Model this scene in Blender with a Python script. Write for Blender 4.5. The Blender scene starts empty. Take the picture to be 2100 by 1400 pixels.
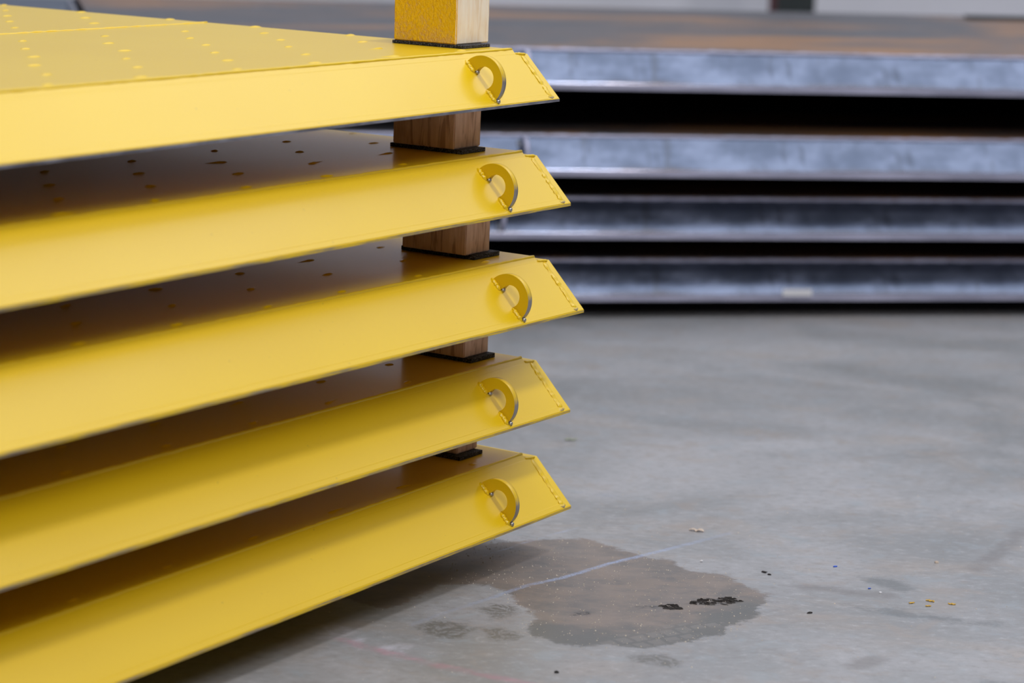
import bpy, bmesh, math, random
import numpy as np
from mathutils import Matrix, Vector, Euler, noise
random.seed(7); rng = np.random.default_rng(7)
SC = bpy.context.scene; COL = SC.collection
R = math.radians

# ------------------------------------------------------------------ camera
CAM_H = 1.22
cam_d = bpy.data.cameras.new('camera'); cam = bpy.data.objects.new('camera', cam_d); COL.objects.link(cam)
cam_d.sensor_width = 36; cam_d.lens = 85
cam.matrix_world = Matrix.Translation((0, 0, CAM_H)) @ Matrix.Rotation(math.pi/2 - 0.19667, 4, 'X') @ Matrix.Rotation(0.03648, 4, 'Z')
cam_d.dof.use_dof = True; cam_d.dof.focus_distance = 4.12; cam_d.dof.aperture_fstop = 2.8
cam_d.clip_end = 200
SC.camera = cam
# ------------------------------------------------------------------ light
W = bpy.data.worlds.new('hall_light'); SC.world = W; W.use_nodes = True
bg = W.node_tree.nodes['Background']; bg.inputs[0].default_value = (0.90, 0.95, 1.06, 1); bg.inputs[1].default_value = 0.06

def area(name, loc, target, sx, sy, power, color=(1, 1, 1)):
    d = bpy.data.lights.new(name, 'AREA'); d.shape = 'RECTANGLE'; d.size = sx; d.size_y = sy; d.energy = power; d.color = color
    o = bpy.data.objects.new(name, d); COL.objects.link(o); o.location = loc
    o.rotation_euler = (Vector(target) - Vector(loc)).to_track_quat('-Z', 'Y').to_euler()
    return o
area('bay_lamp', (2.76, 2.74, 6.9), (0.1, 4.2, .4), 0.7, 0.7, 165, (1, .98, .95))
area('door_light', (1.3, -1.3, 4.9), (0.1, 4.2, .4), 2.4, 2.0, 180, (1, .98, .95))
area('high_window', (6.0, 12.2, 8.7), (0.1, 4.2, .4), 4.2, 6.0, 82, (.97, .99, 1.0))
area('side_window', (8.0, 10.6, 8.3), (0.1, 4.2, .4), 9, 5.5, 95, (.97, .99, 1.0))
area('roof_light', (0.5, 7.5, 9.0), (0.5, 7.5, 0), 14, 11, 840, (.90, .95, 1.0))
vs = SC.view_settings; vs.view_transform = 'Standard'; vs.look = 'None'; vs.gamma = 1; vs.use_curve_mapping = False; vs.exposure = 0

# ------------------------------------------------------------------ node helper
class NT:
    def __init__(s, name):
        s.m = bpy.data.materials.new(name); s.m.use_nodes = True; s.t = s.m.node_tree
        s.p = s.t.nodes['Principled BSDF']
    def n(s, typ, **kw):
        x = s.t.nodes.new(typ)
        for k, v in kw.items(): setattr(x, k, v)
        return x
    def set(s, sock, v):
        if hasattr(v, 'is_output'): s.t.links.new(v, sock)
        elif isinstance(v, (tuple, list)) and len(v) == 3 and sock.type == 'RGBA': sock.default_value = (*v, 1)
        else: sock.default_value = v
    def coord(s, kind='Object'): return s.n('ShaderNodeTexCoord').outputs[kind]
    def mapping(s, vec, scale=(1, 1, 1), rot=(0, 0, 0), loc=(0, 0, 0)):
        m = s.n('ShaderNodeMapping'); s.set(m.inputs[0], vec); m.inputs['Scale'].default_value = scale; m.inputs['Rotation'].default_value = rot; m.inputs['Location'].default_value = loc
        return m.outputs[0]
    def noise(s, vec, scale, detail=4, rough=.55, dist=0):
        x = s.n('ShaderNodeTexNoise'); s.set(x.inputs['Vector'], vec); x.inputs['Scale'].default_value = scale; x.inputs['Detail'].default_value = detail; x.inputs['Roughness'].default_value = rough; x.inputs['Distortion'].default_value = dist
        return x.outputs['Fac']
    def math(s, op, a, b=0.0, c=0.0, clamp=False):
        x = s.n('ShaderNodeMath', operation=op, use_clamp=clamp)
        for i, v in enumerate((a, b, c)): s.set(x.inputs[i], v)
        return x.outputs[0]
    def ramp(s, v, lo, hi, a=0.0, b=1.0, smooth=True):
        x = s.n('ShaderNodeMapRange'); x.interpolation_type = 'SMOOTHSTEP' if smooth else 'LINEAR'
        for i, q in zip(('Value', 'From Min', 'From Max', 'To Min', 'To Max'), (v, lo, hi, a, b)): s.set(x.inputs[i], q)
        return x.outputs[0]
    def mix(s, f, a, b, mode='MIX'):
        x = s.n('ShaderNodeMix', data_type='RGBA', blend_type=mode)
        s.set(x.inputs[0], f); s.set(x.inputs[6], a); s.set(x.inputs[7], b)
        return x.outputs[2]
    def mixv(s, vec, amp):      # coordinates pushed about by noise
        x = s.n('ShaderNodeTexNoise'); s.set(x.inputs['Vector'], vec); x.inputs['Scale'].default_value = 22
        m = s.n('ShaderNodeVectorMath', operation='MULTIPLY_ADD'); s.set(m.inputs[0], x.outputs['Color']); m.inputs[1].default_value = (amp,)*3; s.set(m.inputs[2], vec)
        return m.outputs[0]
    def attr(s, name): return s.n('ShaderNodeAttribute', attribute_name=name).outputs['Fac']
    def sep(s, vec):
        x = s.n('ShaderNodeSeparateXYZ'); s.set(x.inputs[0], vec); return x.outputs
    def bump(s, h, strength, dist=.001):
        x = s.n('ShaderNodeBump'); x.inputs['Strength'].default_value = strength; x.inputs['Distance'].default_value = dist; s.set(x.inputs['Height'], h)
        s.t.links.new(x.outputs[0], s.p.inputs['Normal'])
    def out(s, color, rough=.5, metal=0.0, spec=.5, coat=0.0, coatr=.1):
        s.set(s.p.inputs['Base Color'], color); s.set(s.p.inputs['Roughness'], rough); s.set(s.p.inputs['Metallic'], metal)
        s.set(s.p.inputs['Specular IOR Level'], spec); s.set(s.p.inputs['Coat Weight'], coat); s.set(s.p.inputs['Coat Roughness'], coatr)
        return s.m
M = {}
YEL = (0.785, 0.525, 0.005)
def mat_paint():
    s = NT('yellow_paint'); c = s.coord()
    big = s.noise(c, 3, 2); fine = s.noise(c, 900, 2)
    col = s.mix(s.ramp(big, .3, .7), YEL, (0.765, 0.505, 0.005))
    spk = s.math('MULTIPLY', s.ramp(s.noise(c, 170, 2, .5), .735, .77, 0, .7), s.ramp(s.noise(s.mapping(c, (1, 1, 1), (0, 0, 0), (5, 2, 1)), 9, 3), .5, .62))
    col = s.mix(spk, col, (.22, .14, .03))
    s.bump(s.noise(c, 260, 2), .06, .0006)
    return s.out(col, s.ramp(fine, .3, .7, .30, .36), 0, .5, .18, .13)
def mat_chip():          # painted edge with chips down to steel
    s = NT('chipped_paint'); c = s.coord()
    k = s.ramp(s.noise(s.mapping(c, (.22, 3, 3)), 24, 7, .75), .40, .62, 0, .85)
    col = s.mix(k, YEL, (.25, .225, .23))
    return s.out(col, .4, s.math('MULTIPLY', k, .4))
def mat_bare(name, a, b, sc=60, metal=.9, rough=.35):
    s = NT(name); c = s.coord(); k = s.noise(s.mapping(c, (.3, 1, 1)), sc, 5, .65)
    s.bump(k, .25, .0008)
    return s.out(s.mix(s.ramp(k, .35, .65), a, b), s.ramp(k, .3, .7, rough, rough+.15), metal)
def mat_rim():           # flame-cut rim of a lifting eye: paint thins out to dark steel downwards
    s = NT('eye_rim'); c = s.coord(); x = s.sep(c)
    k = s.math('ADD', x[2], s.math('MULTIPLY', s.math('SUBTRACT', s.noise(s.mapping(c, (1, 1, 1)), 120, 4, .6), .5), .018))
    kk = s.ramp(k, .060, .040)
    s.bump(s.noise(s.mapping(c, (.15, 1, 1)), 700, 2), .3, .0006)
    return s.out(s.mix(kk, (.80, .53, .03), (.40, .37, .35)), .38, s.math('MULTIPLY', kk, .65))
def mat_wood(name, a, b, dark, vert=True):
    s = NT(name); c = s.coord()
    g = s.noise(s.mapping(c, (1, 1, .06)), 210, 3, .6)
    g2 = s.noise(s.mapping(c, (1, 1, .12)), 60, 3, .6, 1.0)
    col = s.mix(s.ramp(g, .3, .7), a, b); col = s.mix(s.ramp(g2, .52, .64, 0, .85), col, dark)
    col = s.mix(s.ramp(s.noise(c, 14, 4), .45, .75, 0, .5), col, dark)
    s.bump(g, .5, .002)
    return s.out(col, .75, 0, .25)
def mat_paintwood():
    s = NT('paint_on_timber'); c = s.coord()
    v = s.noise(s.mapping(c, (1, 1, .7)), 210, 3, .6, .6)
    v2 = s.noise(c, 30, 3)
    z = s.sep(c)[2]
    k = s.ramp(s.math('ADD', s.math('MULTIPLY', v, .9), s.math('ADD', s.math('MULTIPLY', v2, .7), s.math('MULTIPLY', z, 3.0))), .66, .98)
    col = s.mix(k, (.82, .50, .13), (.98, .60, .008))
    s.bump(v, 1.0, .004)
    return s.out(col, s.ramp(v, .3, .7, .6, .4), 0, .4)
def mat_rubber():
    s = NT('black_rubber'); c = s.coord(); v = s.noise(c, 420, 3, .7)
    col = s.mix(s.ramp(v, .48, .66), (.010, .010, .012), (.17, .17, .21)); s.bump(v, .9, .003)
    return s.out(col, .7, 0, .3)
def mat_steel(name, top=False):
    s = NT(name); c = s.coord()
    if top:
        r = s.noise(s.mapping(c, (.45, 1.0, 1), (0, 0, R(-28))), 1.7, 6, .62, .8)
        r2 = s.noise(s.mapping(c, (1, 2.5, 1)), 7, 5, .6)
        col = s.mix(s.ramp(r, .44, .64), (.085, .085, .10), (.30, .155, .075))
        col = s.mix(s.ramp(r2, .5, .75, 0, .6), col, (.16, .15, .165))
        sp = s.ramp(s.noise(c, 26, 2, .5), .70, .76, 0, .55)
        col = s.mix(sp, col, (.42, .42, .5))
        return s.out(col, .48, .25, .5)
    x = s.sep(c)
    n1 = s.noise(s.mapping(c, (1, 1, 2)), 7, 6, .65)
    n2 = s.noise(s.mapping(c, (4, 1, .8), (0, R(14), 0)), 6, 4, .6)
    col = s.mix(s.ramp(n1, .35, .68), (.115, .14, .21), (.215, .25, .365))
    col = s.mix(s.ramp(n2, .58, .72, 0, .75), col, (.085, .10, .145))
    # heat marks of the stitch welds behind the plate, every 235 mm
    q = s.math('ADD', x[0], s.math('MULTIPLY', x[2], -.22))
    d = s.math('ABSOLUTE', s.math('SUBTRACT', s.math('MODULO', s.math('ADD', q, 20.0), .235), .12))
    d = s.math('ADD', d, s.math('MULTIPLY', s.math('SUBTRACT', n1, .5), .03))
    gate = s.ramp(s.noise(s.mapping(c, (1, 1, .5), (0, 0, 0), (4, 0, 3)), 9, 3), .46, .60)
    col = s.mix(s.math('MULTIPLY', gate, s.ramp(d, .011, .003, 0, .7)), col, (.11, .125, .17))
    rust = s.ramp(s.math('ADD', x[2], s.math('MULTIPLY', n1, .03)), .045, .022, 0, .55)
    col = s.mix(rust, col, (.20, .15, .13))
    return s.out(col, s.ramp(n1, .3, .7, .12, .22), .75, .5)
def mat_plain(name, col, rough=.6, metal=0.0, var=.25, sc=8):
    s = NT(name); c = s.coord(); k = s.noise(c, sc, 4)
    return s.out(s.mix(s.ramp(k, .3, .7), tuple(x*(1-var) for x in col), col), rough, metal)
def mat_floor():
    s = NT('concrete_floor'); c = s.coord()
    st = s.mapping(c, (1, 1.25, 1), (0, 0, R(12)))
    a = s.noise(st, 1.6, 6, .62, .6); b = s.noise(s.mapping(c, (1, 1.8, 1), (0, 0, R(-20)), (3, 1, 0)), 3.1, 6, .6, .8)
    f = s.noise(s.mapping(c, (1, 1.6, 1), (0, 0, R(25))), 7, 9, .72, .4); g = s.noise(c, 190, 4, .7)
    col = s.mix(s.ramp(a, .30, .70), (.245, .25, .265), (.365, .36, .39))
    col = s.mix(s.ramp(b, .50, .74, 0, .75), col, (.345, .305, .29))
    col = s.mix(s.ramp(f, .52, .76, 0, .55), col, (.24, .245, .265))
    col = s.mix(s.ramp(f, .44, .26, 0, .5), col, (.42, .415, .45))
    sp = s.noise(s.mapping(c, (1, 1.6, 1), (0, 0, R(10)), (7, 2, 0)), 1.3, 4, .6)
    tint = s.ramp(s.noise(s.mapping(c, (1, 3, 1), (0, 0, R(-15)), (1, 8, 0)), 3.4, 5, .65), .63, .74, 0, .4)
    col = s.mix(tint, col, (.25, .30, .42))
    fine = s.noise(s.mapping(c, (1, 1.5, 1)), 42, 8, .75)
    col = s.mix(s.ramp(fine, .50, .64, 0, .55), col, (.225, .215, .22)); col = s.mix(s.ramp(fine, .48, .34, 0, .5), col, (.44, .44, .47))
    mid = s.noise(s.mapping(c, (1, 1.3, 1), (0, 0, R(40)), (9, 4, 0)), 11, 8, .7, .6)
    col = s.mix(s.ramp(mid, .53, .66, 0, .55), col, (.31, .27, .255)); col = s.mix(s.ramp(mid, .45, .34, 0, .5), col, (.30, .335, .38))
    scr = s.noise(s.mapping(c, (1, 14, 1), (0, 0, R(18))), 10, 5, .7, .3)
    col = s.mix(s.ramp(scr, .64, .74, 0, .35), col, (.45, .45, .48)); scr2 = s.noise(s.mapping(c, (12, 1, 1), (0, 0, R(35)), (2, 5, 0)), 8, 5, .7, .3)
    col = s.mix(s.ramp(scr2, .64, .76, 0, .30), col, (.20, .19, .195))
    # rim of an older wet mark, the oily patch, boot marks, chalk lines (stored as distances on the mesh)
    wob = s.math('MULTIPLY', s.math('SUBTRACT', s.noise(c, 13, 6, .72), .5), .085)
    fw = s.math('MULTIPLY', s.math('SUBTRACT', s.noise(s.mapping(c, (1, 2, 1)), 60, 5, .75), .5), .040)
    w2 = s.math('ADD', wob, fw)
    d = s.math('ADD', s.attr('d_stain'), w2)
    dirt = s.mix(s.ramp(s.noise(s.mapping(c, (1, 1.7, 1)), 9, 7, .7), .35, .66), (.135, .125, .123), (.235, .190, .168))
    dirt = s.mix(s.ramp(mid, .45, .62, 0, .6), dirt, (.25, .195, .165))
    rimd = s.math('ADD', s.attr('d_rim'), s.math('MULTIPLY', s.math('SUBTRACT', s.noise(s.mapping(c, (1, 1.5, 1)), 16, 6, .7), .5), .16))
    dirt = s.mix(s.ramp(rimd, .085, .02, 0, .9), dirt, (.112, .116, .116))
    dirt = s.mix(s.ramp(g, .6, .72, 0, .4), dirt, (.30, .27, .25))
    col = s.mix(s.ramp(d, .006, -.008, 0, .92), col, dirt)
    # boot tread printed over the lower rim
    tr = s.math('ADD', s.attr('d_tread'), s.math('MULTIPLY', w2, .6))
    br = s.n('ShaderNodeTexBrick'); s.set(br.inputs['Vector'], s.mapping(s.mixv(c, .02), (1, 1, 1), (0, 0, R(-32))))
    br.inputs['Scale'].default_value = 1; br.inputs['Brick Width'].default_value = .03; br.inputs['Row Height'].default_value = .034; br.inputs['Mortar Size'].default_value = .004; br.inputs['Mortar Smooth'].default_value = .3
    tk = s.math('MULTIPLY', s.ramp(tr, .004, -.012, 0, .45), s.math('SUBTRACT', 1.0, br.outputs['Fac']))
    col = s.mix(tk, col, (.235, .22, .215))
    d = s.math('ADD', s.attr('d_boot'), s.math('MULTIPLY', w2, .7))
    rip = s.noise(s.mapping(c, (1, 1, 1), (0, 0, R(30))), 45, 4, .7, 2.0)
    col = s.mix(s.math('MULTIPLY', s.ramp(d, .010, -.008), s.ramp(rip, .36, .58, .12, .8)), col, (.125, .122, .112))
    d = s.math('ADD', s.attr('d_damp'), s.math('MULTIPLY', w2, 1.1))
    col = s.mix(s.math('MULTIPLY', s.ramp(d, .014, -.016, 0, .75), s.ramp(rip, .25, .5, .5, 1)), col, (.15, .16, .17))
    d = s.math('ADD', s.attr('d_scuff'), s.math('MULTIPLY', w2, .4))
    col = s.mix(s.math('MULTIPLY', s.ramp(d, .018, -.006, 0, .5), s.ramp(f, .35, .6, .3, 1)), col, (.16, .145, .145))
    d = s.math('ADD', s.attr('d_oil'), s.math('MULTIPLY', w2, .8))
    col = s.mix(s.math('MULTIPLY', s.ramp(d, .008, -.01), s.ramp(s.noise(s.mapping(c, (1, 2.5, 1)), 130, 3, .7), .40, .56)), col, (.018, .018, .022))
    ch = s.ramp(s.noise(s.mapping(c, (1, 1, 1)), 300, 3, .7), .38, .60, .35, 1)
    d = s.math('ADD', s.attr('d_blue'), s.math('MULTIPLY', fw, .35))
    fade = s.ramp(s.attr('d_far'), .42, .05, .25, 1)
    col = s.mix(s.math('MULTIPLY', fade, s.math('MULTIPLY', s.ramp(d, .0085, .002, 0, .75), ch)), col, (.36, .45, .70))
    d = s.math('ADD', s.attr('d_white'), w2)
    col = s.mix(s.math('MULTIPLY', s.ramp(d, .03, -.016, 0, .6), s.ramp(mid, .4, .6, .1, 1)), col, (.60, .60, .72))
    d = s.math('ADD', s.attr('d_red'), s.math('MULTIPLY', fw, .7))
    col = s.mix(s.math('MULTIPLY', s.ramp(d, .018, .001, 0, .75), s.ramp(mid, .38, .6, .25, 1)), col, (.42, .21, .27))
    col = s.mix(s.ramp(g, .37, .27, 0, .5), col, (.12, .12, .13)); col = s.mix(s.ramp(g, .66, .76, 0, .5), col, (.5, .48, .46))
    s.bump(g, .12, .001)
    return s.out(col, s.ramp(a, .3, .7, .30, .42), 0, .5)

for k, v in dict(paint=mat_paint(), chip=mat_chip(), bare=mat_bare('cut_steel', (.30, .29, .33), (.55, .54, .60)), rim=mat_rim(),
        blob=mat_bare('weld_metal', (.22, .20, .18), (.62, .60, .58), 160, .9, .25),
        wood=mat_wood('brown_timber', (.74, .52, .42), (.88, .66, .57), (.46, .29, .22)),
        palewood=mat_wood('pale_timber', (.92, .77, .60), (.95, .85, .72), (.84, .66, .47)),
        ywood=mat_paintwood(), rubber=mat_rubber(), steel=mat_steel('mill_steel'), steeltop=mat_steel('mill_steel_deck', True),
        lip=mat_bare('sawn_steel_edge', (.34, .34, .47), (.50, .50, .68), 9, .2, .4),
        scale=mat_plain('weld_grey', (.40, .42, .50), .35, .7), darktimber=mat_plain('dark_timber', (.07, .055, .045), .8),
        floor=mat_floor(), wall=mat_plain('wall_paint', (.78, .77, .85), .7, 0, .10, 1.5), column=mat_plain('dark_green_paint', (.020, .028, .030), .5),
        redpaint=mat_plain('dark_red_paint', (.10, .03, .035), .5), tag=mat_plain('white_tag', (.8, .8, .86), .5, 0, .05),
        bluegrey=mat_plain('blue_grey_paint', (.14, .17, .23), .5, .2), blue=mat_plain('blue_plastic', (.02, .10, .62), .4, 0, .1),
        ochre=mat_plain('yellow_chip', (.62, .36, .03), .6, 0, .3, 300), leaf=mat_plain('pale_scrap', (.62, .50, .42), .7, 0, .3, 200), dark=mat_plain('dark_grit', (.03, .024, .024), .6, .2, .4, 300),
        green=mat_plain('greenish_scrap', (.33, .36, .28), .7, 0, .3, 150), crumb=mat_plain('crumbs', (.74, .66, .58), .7, 0, .3, 40)).items(): M[k] = v

# ------------------------------------------------------------------ mesh helpers
def link(name, me, mat=None, parent=None):
    o = bpy.data.objects.new(name, me); COL.objects.link(o)
    if mat is not None and not me.materials: me.materials.append(M[mat])
    if parent is not None: o.parent = parent
    return o
def mesh(name, v, f, smooth=False):
    me = bpy.data.meshes.new(name); me.from_pydata([tuple(p) for p in v], [], f); me.update()
    b = bmesh.new(); b.from_mesh(me); bmesh.ops.recalc_face_normals(b, faces=b.faces); b.to_mesh(me); b.free()
    if smooth: me.polygons.foreach_set('use_smooth', [True]*len(me.polygons))
    return me
def prism(name, prof, x0, x1, bevel=0):           # profile in (y,z) swept along x
    n = len(prof); v = [(x0, *p) for p in prof] + [(x1, *p) for p in prof]
    f = [tuple(range(n)), tuple(range(n, 2*n))] + [(i, (i+1) % n, n+(i+1) % n, n+i) for i in range(n)]
    me = mesh(name, v, f)
    if bevel:
        b = bmesh.new(); b.from_mesh(me); bmesh.ops.bevel(b, geom=list(b.edges), offset=bevel, segments=2, affect='EDGES', profile=.5); b.to_mesh(me); b.free()
    return me
def box(name, a, b, bevel=0):
    return prism(name, [(a[1], a[2]), (b[1], a[2]), (b[1], b[2]), (a[1], b[2])], a[0], b[0], bevel)
def bead(name, a, b, r, step=.006, jit=.18, sides=7, ripple=.25, flat=1.0, nrm=(0, 0, 1)):
    a, b = Vector(a), Vector(b); d = (b-a); L = d.length; d.normalize(); nz = Vector(nrm).normalized(); sx = d.cross(nz).normalized(); nz = sx.cross(d)
    k = max(3, int(L/step)); v = []; f = []
    for i in range(k+1):
        t = i/k; p = a + (b-a)*t
        e = min(1, 6*min(t, 1-t)*L/(r*6) + .25) if L < 1 else 1
        q = r*e*(1 + ripple*math.sin(i*2.1+L*40)*.5 + random.uniform(-jit, jit)); off = Vector([random.uniform(-1, 1)*r*.12 for _ in range(3)])
        for j in range(sides):
            an = 2*math.pi*j/sides; v.append(p + off + sx*(q*math.cos(an)) + nz*(q*flat*math.sin(an)))
    for i in range(k):
        for j in range(sides): f.append((i*sides+j, i*sides+(j+1) % sides, (i+1)*sides+(j+1) % sides, (i+1)*sides+j))
    f += [tuple(range(sides)), tuple(k*sides+j for j in range(sides))]
    return mesh(name, v, f, True)
def tag(o, label, cat=None, group=None, kind=None):
    o['label'] = label
    if cat: o['category'] = cat
    if group: o['group'] = group
    if kind: o['kind'] = kind
    return o
def empty(name, loc, rz):
    o = bpy.data.objects.new(name, None); COL.objects.link(o); o.location = loc; o.rotation_euler = (0, 0, rz); o.empty_display_size = .1
    return o
def lump(name, sx, sy, sz, sub=1, jit=.25, seed=0):
    b = bmesh.new(); bmesh.ops.create_icosphere(b, subdivisions=sub, radius=1); rr = random.Random(seed)
    for q in b.verts:
        k = 1 + rr.uniform(-jit, jit); q.co = Vector((q.co.x*sx*k, q.co.y*sy*k, max(q.co.z, -.55)*sz*k))
    me = bpy.data.meshes.new(name); b.to_mesh(me); b.free(); return me

# ------------------------------------------------------------------ floor, wall
def sd_poly(P, poly):
    poly = np.array(poly); d = np.full(len(P), 1e9); ins = np.zeros(len(P), bool); n = len(poly)
    for i in range(n):
        a, b = poly[i], poly[(i+1) % n]; e = b-a; w = P-a; t = np.clip((w@e)/(e@e), 0, 1)
        d = np.minimum(d, np.hypot(*(w-t[:, None]*e).T))
        c = ((a[1] > P[:, 1]) != (b[1] > P[:, 1])); x = a[0] + (P[:, 1]-a[1])*(b[0]-a[0])/((b[1]-a[1]) or 1e-9); ins ^= c & (P[:, 0] < x)
    return np.where(ins, -d, d)
def sd_line(P, pts, r=0):
    pts = np.array(pts); d = np.full(len(P), 1e9)
    for a, b in zip(pts[:-1], pts[1:]):
        e = b-a; w = P-a; t = np.clip((w@e)/(e@e), 0, 1); d = np.minimum(d, np.hypot(*(w-t[:, None]*e).T))
    return d-r
fx = np.concatenate([np.linspace(-16, -1.3, 12), np.arange(-1.2, 1.4, .012), np.linspace(1.45, 16, 12)])
fy = np.concatenate([np.linspace(-8, 3.0, 10), np.arange(3.1, 5.0, .012), np.linspace(5.1, 22, 14)])
X, Y = np.meshgrid(fx, fy); P = np.c_[X.ravel(), Y.ravel()]; nx = len(fx); ny = len(fy)
ii = (np.arange(ny-1)[:, None]*nx + np.arange(nx-1)).ravel()
fl = bpy.data.meshes.new('floor'); fl.from_pydata(np.c_[P, np.zeros(len(P))].tolist(), [], np.c_[ii, ii+1, ii+nx+1, ii+nx].tolist()); fl.update()
stain = [(.036, 4.266), (.085, 4.282), (.148, 4.297), (.204, 4.234), (.251, 4.202), (.298, 4.168), (.337, 4.106), (.376, 4.102), (.414, 4.049), (.454, 3.996), (.446, 3.94), (.421, 3.896), (.427, 3.87), (.403, 3.827), (.368, 3.797), (.36, 3.746), (.324, 3.729), (.283, 3.70), (.242, 3.671), (.203, 3.666), (.165, 3.681), (.126, 3.67), (.095, 3.683), (.049, 3.715), (.037, 3.759), (.065, 3.813), (.032, 3.876), (.011, 3.942), (-.027, 3.979), (-.06, 3.99), (-.11, 3.969), (-.185, 3.823), (-.30, 3.9), (-.15, 4.2)]
rim = [(.049, 3.735), (.095, 3.70), (.165, 3.70), (.242, 3.69), (.30, 3.73), (.36, 3.775), (.40, 3.85), (.43, 3.90)]
boots = [[(-.141, 3.738), (-.111, 3.78), (-.079, 3.771), (-.042, 3.737), (-.057, 3.697), (-.087, 3.682), (-.116, 3.703)], [(-.044, 3.84), (-.016, 3.87), (.02, 3.861), (.017, 3.808), (-.015, 3.791)], [(-.03, 3.735), (0.0, 3.75), (.035, 3.72), (.02, 3.685), (-.02, 3.69)], [(.20, 3.63), (.26, 3.645), (.285, 3.615), (.27, 3.585), (.21, 3.60)]]
damp = [[(.631, 4.114), (.661, 4.115), (.713, 4.086), (.715, 4.043), (.698, 4.018), (.676, 4.038), (.645, 4.063)], [(.57, 3.945), (.634, 3.932), (.70, 3.91), (.83, 3.87), (.83, 3.85), (.70, 3.878), (.63, 3.905)], [(.93, 4.10), (.99, 4.12), (1.0, 4.08), (.95, 4.07)], [(.74, 3.57), (.79, 3.575), (.80, 3.535), (.745, 3.53)]]
scuff = [[(.52, 4.033), (.557, 4.037), (.596, 4.014), (.663, 4.008)], [(.848, 4.192), (.927, 4.328), (.991, 4.47)], [(.80, 3.55), (.86, 3.51)], [(.55, 3.62), (.60, 3.66)]]
oil = [[(.312, 3.915), (.339, 3.946), (.39, 3.96), (.405, 3.943), (.37, 3.917)], [(.266, 3.896), (.287, 3.907), (.298, 3.886), (.277, 3.879)], [(.22, 3.885), (.255, 3.895), (.255, 3.888), (.22, 3.879)], [(.12, 3.84), (.15, 3.855), (.152, 3.848), (.12, 3.834)]]
blue1 = [(-.149, 3.744), (-.104, 3.807), (-.025, 3.902), (.04, 3.988), (.10, 4.038), (.188, 4.139), (.27, 4.217), (.364, 4.31), (.423, 4.37)]
blue2 = [(-.038, 4.155), (.058, 4.279), (.14, 4.373)]
A = dict(d_far=np.hypot(P[:, 0]-.17, P[:, 1]-4.12), d_stain=sd_poly(P, stain), d_rim=sd_line(P, rim), d_boot=np.min([sd_poly(P, b) for b in boots], 0), d_damp=np.min([sd_poly(P, b) for b in damp], 0),
         d_scuff=np.min([sd_line(P, b, .010) for b in scuff], 0), d_oil=np.min([sd_poly(P, b) for b in oil], 0), d_blue=np.minimum(sd_line(P, blue1), sd_line(P, blue2)+.003),
         d_white=sd_line(P, [(-.27, 3.70), (-.206, 3.648), (-.158, 3.625), (-.126, 3.593)], .018), d_red=sd_line(P, [(-.253, 3.662), (-.188, 3.61), (-.149, 3.591), (-.102, 3.556), (-.056, 3.532), (.011, 3.499), (.06, 3.47)]),
         d_tread=np.minimum(sd_poly(P, [(.13, 3.665), (.19, 3.74), (.30, 3.78), (.33, 3.75), (.24, 3.675)]), sd_poly(P, [(.24, 3.79), (.36, 3.83), (.37, 3.80), (.27, 3.76)])))
for k, v in A.items():
    at = fl.attributes.new(k, 'FLOAT', 'POINT'); at.data.foreach_set('value', v.astype(np.float32))
o = link('floor', fl, 'floor'); tag(o, 'worn grey concrete floor with stains and chalk lines', None, None, 'structure')
o = link('wall_back', box('wall_back', (-14, 13.0, 0), (14, 13.2, 7.6)), 'wall'); tag(o, 'pale grey wall behind the dark steel stack', None, None, 'structure')

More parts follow.
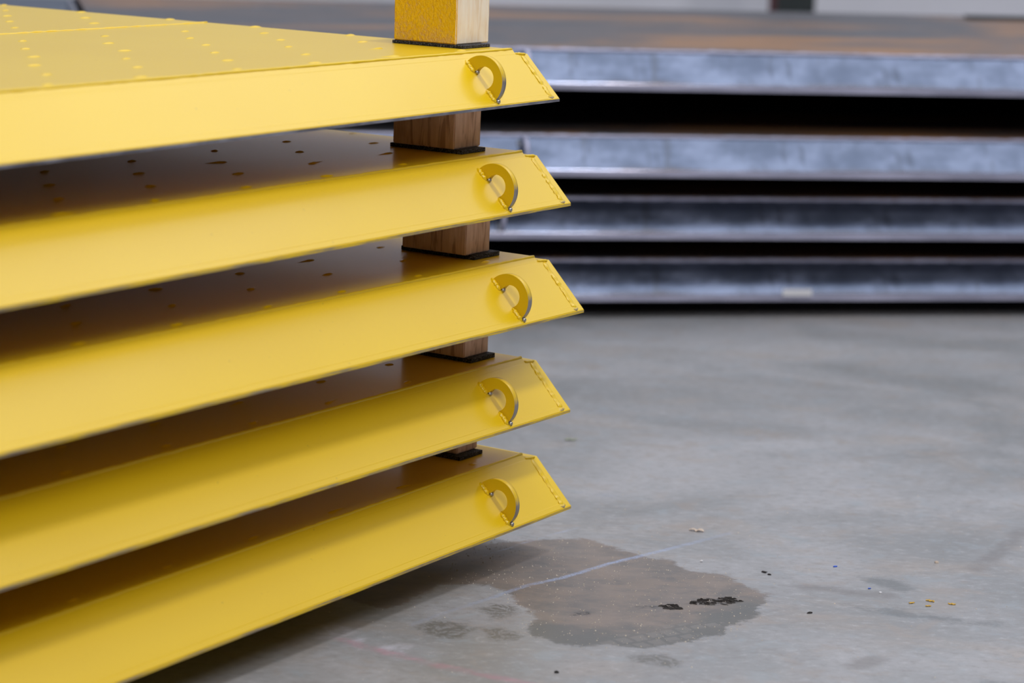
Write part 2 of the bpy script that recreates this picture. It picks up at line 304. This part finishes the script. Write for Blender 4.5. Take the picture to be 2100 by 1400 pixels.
# ------------------------------------------------------------------ yellow plates
TH = R(46); CO, SI = math.cos(TH), math.sin(TH)
def eye(parent, x, m_face, m_rim, m_weld, sc=1.0, z0=.0604, blobs=True, bare='blob'):
    """half-ring lifting eye standing on the sloped flange: face plane across the flange, 12 mm thick"""
    ro, ri, t, h = .0428*sc, .0191*sc, .012*sc, .008*sc
    root_h = -.004
    e_pts = []
    N = 36
    aout0 = math.asin(root_h/ro)
    outer = [(ro*math.cos(aout0+(math.pi-2*aout0)*i/N), ro*math.sin(aout0+(math.pi-2*aout0)*i/N)) for i in range(N+1)]
    ain0 = math.asin((root_h-h)/ri)
    inner = [(ri*math.cos(ain0+(math.pi-2*ain0)*i/N), h + ri*math.sin(ain0+(math.pi-2*ain0)*i/N)) for i in range(N+1)]
    def P3(v, hh, xx): # slope coordinate v, height over the flange hh
        s = z0 + v; return (xx, s*CO - hh*SI, s*SI + hh*CO)
    v = []; f = []; mi = []
    for xx in (x, x+t):
        for q in outer: v.append(P3(*q, xx))
        for q in inner: v.append(P3(*q, xx))
    K = 2*(N+1)
    for i in range(N):
        f.append((i, i+1, N+1+i+1, N+1+i)); mi.append(0)
        f.append((K+i, K+N+1+i, K+N+1+i+1, K+i+1)); mi.append(0)
        f.append((i, K+i, K+i+1, i+1)); mi.append(1)
        f.append((N+1+i, N+1+i+1, K+N+1+i+1, K+N+1+i)); mi.append(1)
    for a, b in ((0, N+1), (N, 2*N+1)): f.append((a, b, K+b, K+a)); mi.append(0)
    me = bpy.data.meshes.new('lifting_eye'); me.from_pydata(v, [], f); me.update()
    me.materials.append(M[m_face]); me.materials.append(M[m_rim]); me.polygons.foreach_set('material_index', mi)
    b = bmesh.new(); b.from_mesh(me); bmesh.ops.recalc_face_normals(b, faces=b.faces); b.to_mesh(me); b.free()
    me.polygons.foreach_set('use_smooth', [m == 1 for m in mi])
    o = link('lifting_eye', me, None, parent)
    nr = (0, -SI, CO)
    for lo, hi in ((.018*sc, .045*sc), (-.047*sc, -.019*sc)):
        link('weld_bead', bead('weld_bead', P3(hi, .0, x-.003), P3(lo, .0, x-.003), .0054*sc, .0022, .14, 9, .34, .75, nr), m_weld, o)
    link('weld_bead', bead('weld_bead', P3(.044*sc, .0, x+t), P3(.018*sc, 0, x+t), .0035*sc, .003, .1, 7, .1, 1, nr), m_weld, o)
    if blobs:
        for vv in (.017, -.0465):
            me = lump('weld_end', .0042, .0042, .0046, 2, .12, int(x*1000+vv*900)); p = link('weld_end', me, bare, o)
            p.location = P3(vv*sc, .002, x+.003); me.polygons.foreach_set('use_smooth', [True]*len(me.polygons)); p['label'] = 'bare grey weld end'
    return o
def plug_meshes():
    out = []
    for i in range(8):
        rr = random.Random(i+50); b = bmesh.new(); K = 10; top = []; bot = []; ln = rr.uniform(.75, 1.15); tail = rr.choice((-1, 1))*rr.uniform(.2, .9)
        for j in range(K):
            a = 2*math.pi*j/K; q = 1 + rr.uniform(-.3, .3); st = 1 + (abs(tail)*1.1 if math.cos(a)*tail > .75 else 0)
            top.append(b.verts.new((.0085*math.cos(a)*q*ln, .0036*math.sin(a)*q, .0016))); bot.append(b.verts.new((.0140*math.cos(a)*q*ln*st, .0058*math.sin(a)*q, -.0003)))
        c = b.verts.new((rr.uniform(-.003, .003), 0, .0024))
        for j in range(K):
            b.faces.new((top[j], top[(j+1) % K], c)); b.faces.new((bot[j], bot[(j+1) % K], top[(j+1) % K], top[j]))
        me = bpy.data.meshes.new('plug_weld'); b.to_mesh(me); b.free(); me.materials.append(M['paint']); me.polygons.foreach_set('use_smooth', [True]*len(me.polygons)); out.append(me)
    return out
PLUG = plug_meshes()
T = .007
def flange_profile(V, vt, T, z0=.007):
    # outer face from v=z0 to v=vt, T thick to the inside, lower edge cut square
    a = (z0*CO, z0*SI); b = (vt*CO, vt*SI)
    return [a, b, (b[0]+T/SI, b[1]), (a[0]+T/SI+.001, .0004), (a[0], .0004)]
def yellow_plate(loc, rz, tilt, V, label, pad, rows, edge_mat, eye_x=-.185):
    L, WD = 2.45, 1.75
    root = empty('steel_plate', loc, rz); root.rotation_euler = (0, tilt, rz); tag(root, label, 'steel plate', 'yellow steel plates stacked on timber blocks')
    zt = V*SI; yt = V*CO; dz = .0085; vt = (zt-dz)/SI
    fr = flange_profile(V, vt, T)
    link('front_flange', prism('front_flange', fr, -L+.012, -.014, .0011), 'paint', root)
    # the square-cut lower edge of the flange
    a = fr[0]; q = .0005
    link('cut_edge', prism('cut_edge', [(a[0]-q, a[1]-q), (a[0]-q, 0), (a[0]+.006, 0), (a[0]+.006, a[1]-q)], -L+.02, .006), edge_mat, root)
    bk = [(WD-y, z) for y, z in fr]
    link('rear_flange', prism('rear_flange', bk, -L+.012, -.014), 'paint', root)
    ys = yt + .690
    link('deck_panel', box('deck_panel', (-L+.03, yt-.001, zt-dz), (-.027, ys-.001, zt), .0012), 'paint', root)
    link('deck_panel', box('deck_panel', (-L+.03, ys+.001, zt-dz), (-.027, WD-yt, zt), .0012), 'paint', root)
    link('deck_seam', bead('deck_seam', (-L+.03, ys, zt-.001), (-.030, ys, zt-.001), .0034, .012, .18, 6, .25), 'paint', root)
    e0 = vt-.001
    prof = [(.007*CO, .0006), (.007*CO, .005), (e0*CO, e0*SI), (WD-e0*CO, e0*SI), (WD-.006, .0006)]
    link('end_plate', prism('end_plate', prof, -.0135, .007, .0009), 'paint', root)
    link('end_plate', prism('end_plate', prof, -L, -L+.0115), 'paint', root)
    link('bottom_plate', box('bottom_plate', (-L+.013, .014, .0008), (-.015, WD-.014, .005)), 'paint', root)
    # welds: deck to flange, flange to end plate, ridge along the lip
    nr = (0, -SI, CO)
    link('weld_fillet', prism('weld_fillet', [((vt-.0006)*CO, (vt-.0006)*SI), ((V-.002)*CO, (V-.002)*SI), (yt+.003, zt-.0012), (yt+.003, (vt-.0006)*SI)], -L+.03, -.029, .0006), 'paint', root)
    link('weld_seam', bead('weld_seam', (-L+.03, yt+.0008, zt-.0006), (-.030, yt+.0008, zt-.0006), .0029, .012, .12, 8, .14), 'paint', root)
    link('weld_seam', bead('weld_seam', (-.0155, .012*CO, .012*SI), (-.0135, (vt-.003)*CO, (vt-.003)*SI), .0058, .004, .20, 8, .3, .30, nr), 'paint', root)
    link('weld_seam', bead('weld_seam', (-.030, vt*CO+.002, zt-dz+.001), (.0, vt*CO-.001, zt-dz-.001), .0035, .004, .15, 7, .2, .7), 'paint', root)
    link('weld_seam', bead('weld_seam', (-.028, yt+.01, zt-dz), (-.028, WD-yt-.01, zt-dz), .0042, .01, .15, 6, .25), 'paint', root)
    o_ = .0005; lp = [(v_*CO-h_*SI, v_*SI+h_*CO) for v_, h_ in ((.0085, 0), (.0085, o_), (.0175, o_), (.0183, 0))]
    link('lip_ridge', prism('lip_ridge', lp, -L+.03, -.018), 'paint', root)
    w = lump('weld_end', .0095, .0045, .0016, 2, .25, int(V*1e5)); p = link('weld_end', w, 'chip', root); p.location = (-.016, .013*CO, .013*SI); p.rotation_euler = (TH, 0, 0)
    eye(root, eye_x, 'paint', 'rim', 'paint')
    k = 0
    for r_ in range(rows):
        y = yt + .028 + .1075*r_; x = -.145 if r_ % 2 == 0 else -.040
        while x > -1.78:
            if not (pad[0]-.02 < x < pad[1]+.02 and pad[2]-.02 < y < pad[3]+.02) and abs(y-ys) > .02:
                p = link('plug_weld', random.choice(PLUG), None, root); p.location = (x+random.uniform(-.008, .008), y+random.uniform(-.004, .004), zt); p.rotation_euler = (0, 0, random.choice((0, math.pi))+random.uniform(-.25, .25))
            x -= .20
    return root
CORN = [(.0678, 4.2, .81), (.0943, 4.1829, .6305), (.1245, 4.1633, .4456), (.1082, 4.1739, .2629), (.1169, 4.181, .0848)]
TILT = [-.0014, -.0002, .0039, .0020, -.0060]; VV = [.121, .126, .130, .129, .130]; ANG = R(57.1183)
PADS = [(-.112, -.030, .045, .197, .0055), (-.155, -.082, .041, .193, .007), (-.1445, -.066, .048, .204, .008), (-.137, -.062, .034, .185, .008), (-.146, -.075, .054, .200, .007)]
BLKS = [(-.111, -.010, .062, .195, .105), (-.157, -.076, .056, .186, 0), (-.158, -.083, .058, .193, 0), (-.142, -.066, .046, .180, 0), (-.134, -.070, .069, .190, 0)]
ORD = ['topmost', 'second', 'middle', 'fourth', 'lowest']
EXT = ['bare metal along its lip, half-painted block on top', 'dark shaded deck under the top plate', 'jutting furthest right of the five', 'broad shadow along its flange', 'just above the concrete floor']
def block_mesh(x0, x1, y0, y1, z0, z1, seed, painted=False):
    rr = random.Random(seed); me = box('timber_block', (x0, y0, z0), (x1, y1, z1)); b = bmesh.new(); b.from_mesh(me)
    bmesh.ops.bevel(b, geom=list(b.edges), offset=.0018, segments=2, affect='EDGES')
    bmesh.ops.subdivide_edges(b, edges=list(b.edges), cuts=3, use_grid_fill=True)
    for q in b.verts:
        if z0+.003 < q.co.z < z1-.003: q.co.x += rr.uniform(-.0004, .0004); q.co.y += rr.uniform(-.0004, .0004)
    b.normal_update()
    if painted:
        for fc in b.faces: fc.material_index = 1 if fc.normal.y < -.8 and fc.calc_center_median().y < y0+.01 else 0
    b.to_mesh(me); b.free(); return me
for k in range(5):
    c = Vector(CORN[k]); rz = ANG; V = VV[k]; yt = V*CO; zt = V*SI
    pd = PADS[k]; pl = (pd[0], pd[1], pd[2]+yt, pd[3]+yt)
    yellow_plate(c, rz, TILT[k], V, f'{ORD[k]} yellow steel plate, {EXT[k]}', pl, 13 if k == 0 else 6, ['bare', 'chip', 'chip', 'chip', 'chip'][k])
    mw = Matrix.Translation(c) @ Matrix.Rotation(rz, 4, 'Z') @ Matrix.Rotation(TILT[k], 4, 'Y')
    def put(name, me, org, mat):
        me.transform(Matrix.Translation(-Vector(org))); o = link(name, me, mat); o.matrix_world = mw @ Matrix.Translation(org); return o
    cx, cy = (pl[0]+pl[1])/2, (pl[2]+pl[3])/2
    o = put('rubber_pad', box('rubber_pad', (pl[0], pl[2], zt+.0002), (pl[1], pl[3], zt+.0002+pd[4]), .0008), (cx, cy, zt), 'rubber')
    tag(o, f'black rubber pad on the {ORD[k]} yellow plate, under its timber block', 'pad', 'rubber pads under the timber blocks')
    bl = BLKS[k]; z0 = zt+pd[4]+.0005; z1 = z0 + bl[4] if k == 0 else CORN[k-1][2]-c.z-.0006+min((TILT[k-1]-TILT[k])*.16, (TILT[k-1]-TILT[k])*.06)
    me = block_mesh(bl[0], bl[1], bl[2]+yt, bl[3]+yt, z0, z1, k, k == 0)
    if k == 0: me.materials.append(M['ywood']); me.materials.append(M['palewood'])
    o = put('timber_block', me, ((bl[0]+bl[1])/2, bl[2]+yt+.06, z0), 'wood')
    tag(o, ['timber block with yellow paint on its side, standing on the topmost plate', 'brown timber block between the topmost and second yellow plates', 'brown timber block between the second and middle yellow plates', 'brown timber block between the middle and fourth yellow plates', 'brown timber block barely showing above the lowest yellow plate'][k], 'timber block', 'timber blocks spacing the yellow plates')
    # far-end spacer that carries the other end of the plate above, and the blocks under the lowest plate
    if k > 0:
        me = block_mesh(-2.3, -2.2, yt+.9, yt+1.3, zt+.0005, CORN[k-1][2]-c.z-.0008+(TILT[k-1]-TILT[k])*2.25-abs(TILT[k-1]-TILT[k])*.05, k+20); o = put('timber_block', me, (-2.25, yt+1.1, zt), 'wood')
        tag(o, f'brown timber block at the far end of the {ORD[k]} yellow plate', 'timber block', 'timber blocks spacing the yellow plates')
for i, (x, y) in enumerate([(-.4, .75), (-2.2, .75)]):
    mw = Matrix.Translation((CORN[4][0], CORN[4][1], 0)) @ Matrix.Rotation(ANG, 4, 'Z')
    o = link('timber_block', block_mesh(-.045, .045, -.5, .5, 0, CORN[4][2]-.0010-.0060*(.045-x), 40+i), 'wood'); o.matrix_world = mw @ Matrix.Translation((x, y, .0002))
    tag(o, ['timber bearer in the dark under the right part of the lowest yellow plate', 'timber bearer under the far left end of the lowest yellow plate'][i], 'timber block', 'bearers on the floor under the yellow stack')

# ------------------------------------------------------------------ dark steel stack behind
BAZ = R(12.3); bu = Vector((math.cos(BAZ), math.sin(BAZ), 0)); bn = Vector((math.sin(BAZ), -math.cos(BAZ), 0))
def steel_plate(u0, u1, zl, V, label, eyes, T=.017, dw=0.0):
    L = u1-u0; WD = 2.02; loc = bu*u0 + bn*(-6.25-dw); loc.z = zl
    root = empty('steel_plate', loc, BAZ); tag(root, label, 'steel plate', 'unpainted steel plates stacked behind')
    zt = V*SI; yt = V*CO; dz = .012; vt = (zt-dz)/SI; fr = flange_profile(V, vt+.004, T, .024)
    link('front_flange', prism('front_flange', fr, .014, L-.014, .0015), 'steel', root)
    a = fr[0]; q = .0010
    link('cut_edge', prism('cut_edge', [(a[0]-q, a[1]-q), (a[0]-q, 0), (a[0]+.01, 0), (a[0]+.01, a[1]-q)], .01, L-.01), 'lip', root)
    link('rear_flange', prism('rear_flange', [(WD-y, z) for y, z in fr], .014, L-.014), 'steel', root)
    link('deck_panel', box('deck_panel', (.03, yt-.003, zt-dz), (L-.03, WD-yt, zt), .002), 'steeltop', root)
    prof = [(.02, .0006), (.02, .02), (vt*CO, vt*SI), (WD-vt*CO, vt*SI), (WD-.02, .0006)]
    link('end_plate', prism('end_plate', prof, 0, .0135), 'steel', root); link('end_plate', prism('end_plate', prof, L-.0135, L), 'steel', root)
    link('bottom_plate', box('bottom_plate', (.015, .045, .001), (L-.015, WD-.045, .007)), 'steel', root)
    link('weld_seam', bead('weld_seam', (.03, (vt+.007)*CO, (vt+.007)*SI), (L-.03, (vt+.007)*CO, (vt+.007)*SI), .0055, .02, .15, 7, .2), 'lip', root)
    for e in eyes: eye(root, e-u0, 'steel', 'lip', 'scale', 1.05, .078, False)
    return root
ZL = [.619, .3925, .2205, .048]; BV = .148; NAM = ['topmost', 'second', 'third', 'lowest']
BE = ['rust-streaked deck and bright blue-grey flange', 'blue-grey flange with vertical dark scratches', 'mostly in shadow', 'white paper tag on its lip']
roots = []
for k, z in enumerate(ZL):
    roots.append(steel_plate(.24 + (0, .03, -.02, .02)[k], 4.3, z, BV, f'{NAM[k]} unpainted dark steel plate of the stack behind, {BE[k]}', [[1.392], [1.382], [1.327], [1.30]][k], .017, (.065, .0, .012, .02)[k]))
o = link('paper_tag', box('paper_tag', (2.13-.26, .0095, .0145), (2.215-.26, .0105, .034)), 'tag', roots[3]); o['label'] = 'small white tag on the flange'
o.data.transform(Matrix.Translation((0, 0, 0)))
o.rotation_euler = (0, 0, 0)
# bearers of the dark stack
zt = BV*SI
for k in range(4):
    lo = 0.0 if k == 3 else ZL[k+1] + zt
    me = box('timber_bearer', (-1.75, -.05, 0), (1.75, .05, ZL[k]-lo-.001), .003); o = link('timber_bearer', me, 'darktimber'); p = bu*2.25 + bn*(-6.25-1.72); o.location = (p.x, p.y, lo+.0005); o.rotation_euler = (0, 0, BAZ)  # long rear bearer, unseen, added to keep backlight out of the gap
    tag(o, f'long unseen timber bearer added along the back to block backlight under the {NAM[k]} unpainted plate', 'timber bearer', 'bearers in the dark steel stack')
    for j, uu in enumerate((.7, 3.6)):
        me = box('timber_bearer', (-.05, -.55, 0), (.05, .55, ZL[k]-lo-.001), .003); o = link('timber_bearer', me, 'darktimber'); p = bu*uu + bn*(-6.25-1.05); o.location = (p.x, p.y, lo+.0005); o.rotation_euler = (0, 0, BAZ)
        tag(o, f'dark timber bearer deep under the {NAM[k]} unpainted plate, {["left", "right"][j]} one of the pair', 'timber bearer', 'bearers in the dark steel stack')
# flat bar lying at the back right on the dark deck
zd = ZL[0]+zt
me = box('flat_bar', (0, 0, 0), (1.0, .05, .012), .001); o = link('flat_bar', me, 'column'); p = bu*3.36 + bn*(-6.25-1.80); o.location = (p.x, p.y, zd+.0005); o.rotation_euler = (0, 0, BAZ)
tag(o, 'dark flat bar lying along the back edge of the rusty deck', 'steel bar')
# column in front of the wall
cr = empty('steel_column', (1.28, 11.6, 0), 0)
link('base_plate', box('base_plate', (-.15, -.15, 0), (.15, .15, .02), .002), 'column', cr)
link('web', box('web', (-.008, -.09, .0201), (.008, .09, 2.6)), 'column', cr)
for y in (-.1, .088): link('column_flange', box('column_flange', (-.09, y, .0201), (.09, y+.012, 2.6)), 'column', cr)
link('cable_duct', box('cable_duct', (-.125, -.10, .0201), (-.092, -.06, 2.6), .002), 'redpaint', cr)['label'] = 'dark red strip along the column'
tag(cr, 'dark green steel column in front of the pale wall', 'column')
# blue-grey steel stack further back on the left, and rusty plates beside it
def far_stack(x0, x1, y0, y1, n, h, label, mat, grp, short):
    for i in range(n):
        r = empty('steel_plate', (x0, y0, .06+i*h), 0); lab = f'{label}, {["bottom", "middle", "top"][i] if n == 3 else ["lower", "upper"][i]} one'
        tag(r, lab, 'steel plate', grp)
        s = .07
        link('flange', prism('flange', [(0, 0), (s, s), (s+.012, s), (.02, 0)], 0, x1-x0), mat, r)
        link('deck_panel', box('deck_panel', (0, s+.0125, s-.012), (x1-x0, y1-y0, s), .002), mat, r)
        link('bottom_plate', box('bottom_plate', (0, .021, 0), (x1-x0, y1-y0, .008)), mat, r)
        for xx in (.3, x1-x0-.4):
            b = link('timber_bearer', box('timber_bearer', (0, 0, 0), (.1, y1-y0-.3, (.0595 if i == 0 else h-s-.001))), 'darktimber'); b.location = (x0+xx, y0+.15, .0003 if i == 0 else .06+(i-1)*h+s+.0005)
            tag(b, f'{"left" if xx < .5 else "right"} timber bearer under the {["bottom", "middle", "top"][i]} {short}', 'timber bearer', grp+' bearers')
far_stack(-3.9, -.78, 10.6, 12.4, 3, .16, 'blue-grey steel plate stacked far back before the wall', 'bluegrey', 'blue grey plates far back', 'blue-grey plate far back')
far_stack(-3.6, -1.62, 7.7, 9.4, 3, .21, 'rusty dark steel plate left of the unpainted stack', 'steeltop', 'rusty plates at far left', 'rusty plate at far left')

# ------------------------------------------------------------------ litter on the floor
def litter(name, xy, s, mat, label, cat, seed, rz=0, flat=.35, sub=1, jit=.3):
    me = lump(name, s, s*.55, s*flat, sub, jit, seed); o = link(name, me, mat); mz = min(v.co.z for v in me.vertices); o.location = (xy[0], xy[1], -mz+.0002); o.rotation_euler = (0, 0, rz)
    return tag(o, label, cat)
def scrap(name, xy, s, mat, label, cat, seed, rz=0):
    """a torn curled flake: bent strip with thickness"""
    rr = random.Random(seed); v = []; f = []; K = 6; t = .0009
    for i in range(K+1):
        x = (i/K-.5)*2*s; w = s*.42*(1-abs(i/K-.5)*1.1)*rr.uniform(.75, 1.2); z = .001 + s*.25*abs(math.sin(i*1.1+seed))
        v += [(x, -w, z), (x, w, z+s*.12*rr.random()), (x, w, z+t+s*.12*rr.random()), (x, -w, z+t)]
    for i in range(K):
        for j in range(4): f.append((4*i+j, 4*i+(j+1) % 4, 4*i+4+(j+1) % 4, 4*i+4+j))
    f += [(0, 1, 2, 3), (4*K, 4*K+1, 4*K+2, 4*K+3)]
    me = mesh(name, v, f); mz = min(q[2] for q in v); o = link(name, me, mat); o.location = (xy[0], xy[1], -mz+.0002); o.rotation_euler = (0, 0, rz); return tag(o, label, cat)
scrap('torn_scrap', (.358, 4.372), .014, 'leaf', 'pale torn scrap on the floor above the chalk line', 'scrap', 3, -.3)
scrap('torn_scrap', (.134, 5.058), .013, 'green', 'small greenish scrap on the floor right of the yellow stack', 'scrap', 5, .1)
litter('plastic_chip', (.592, 4.169), .0046, 'blue', 'bright blue plastic chip, larger of the two', 'chip', 1, .3)
litter('plastic_chip', (.636, 4.041), .0034, 'blue', 'tiny blue plastic chip beside the dark damp patch', 'chip', 2, .5)
scrap('paint_flake', (.698, 3.965), .0055, 'ochre', 'small yellow paint flake, leftmost of the yellow flakes', 'flake', 11, .4)
scrap('paint_flake', (.732, 3.980), .0075, 'ochre', 'yellow paint flake, largest of the flakes at right', 'flake', 12, -.5)
scrap('paint_flake', (.724, 3.951), .0050, 'ochre', 'small yellow paint flake just below the largest flake', 'flake', 13, .2)
scrap('paint_flake', (.767, 3.967), .0065, 'ochre', 'pale yellow paint flake, rightmost of the flakes', 'flake', 14, -.3)
litter('pebble', (.087, 3.538), .0045, 'dark', 'dark round pebble near the bottom edge of the picture', 'pebble', 21, .2, .6)
litter('dark_chip', (.461, 4.116), .0055, 'dark', 'dark chip on clean floor above the stain, left of a pair', 'chip', 22, -.4)
litter('dark_chip', (.468, 4.104), .0045, 'dark', 'dark chip on clean floor above the stain, right of a pair', 'chip', 23, -.2)
litter('dark_chip', (.515, 3.888), .0050, 'dark', 'dark brown chip right of the stained patch', 'chip', 24, .3)
litter('pebble', (.782, 4.218), .0045, 'leaf', 'pale brown pebble at right above the damp patch', 'pebble', 25, 0, .6)
litter('pebble', (.353, 4.169), .0030, 'tag', 'tiny white pebble above the upper edge of the stain', 'pebble', 26, 0, .7)
litter('pebble', (.652, 4.018), .0026, 'tag', 'tiny white pebble beside the blue chip', 'pebble', 27, 0, .7)
def shavings(name, poly, n, label, seed):
    rr = random.Random(seed); xs = [p[0] for p in poly]; ys = [p[1] for p in poly]; v = []; f = []
    while n:
        p = np.array([[rr.uniform(min(xs), max(xs)), rr.uniform(min(ys), max(ys))]])
        if sd_poly(p, poly)[0] > .002: continue
        n -= 1; a = rr.uniform(-.5, .5); L = rr.uniform(.0025, .008); w = rr.uniform(.0004, .0010); h = rr.uniform(.0006, .002); c, s_ = math.cos(a), math.sin(a); b = len(v); x, y = p[0]
        for sx, sy, z in ((-1, -1, 0), (1, -1, 0), (1, 1, 0), (-1, 1, 0), (-.6, 0, 1), (.6, 0, 1)): v.append((x + c*sx*L-s_*sy*w, y+s_*sx*L+c*sy*w, .0003+z*h))
        f += [tuple(b+i for i in q) for q in ((0, 1, 2, 3), (0, 1, 5, 4), (2, 3, 4, 5), (1, 2, 5), (3, 0, 4))]
    o = link(name, mesh(name, v, f), 'dark'); return tag(o, label, 'shavings', None, 'stuff')
shavings('metal_shavings', oil[0], 75, 'larger smear of dark metal shavings on the stained floor', 1)
shavings('metal_shavings', oil[1], 34, 'smaller pile of dark metal shavings on the stained floor', 2)
v = []; f = []; cnt = 0
sp = np.array(stain)
while cnt < 1300:
    if cnt < 900: x, y = rng.uniform(-.1, .46), rng.uniform(3.66, 4.3); ok = sd_poly(np.array([[x, y]]), stain)[0] < .02
    else: x, y = rng.uniform(-.3, 1.1), rng.uniform(3.45, 4.7); ok = True
    if not ok: continue
    cnt += 1; s = rng.choice([.0005, .0008, .0011, .0015], p=[.4, .35, .19, .06]); b = len(v); a = rng.uniform(0, 6.3)
    for j in range(4): v.append((x+s*1.2*math.cos(a+j*1.57)*rng.uniform(.6, 1.2), y+s*1.2*math.sin(a+j*1.57)*rng.uniform(.6, 1.2), .0002))
    v.append((x, y, .0002+s*1.3)); f += [(b, b+1, b+4), (b+1, b+2, b+4), (b+2, b+3, b+4), (b+3, b, b+4), (b, b+3, b+2, b+1)]
o = link('sawdust', mesh('sawdust', v, f), 'crumb'); tag(o, 'pale sawdust crumbs scattered over the stained floor', 'sawdust', None, 'stuff')
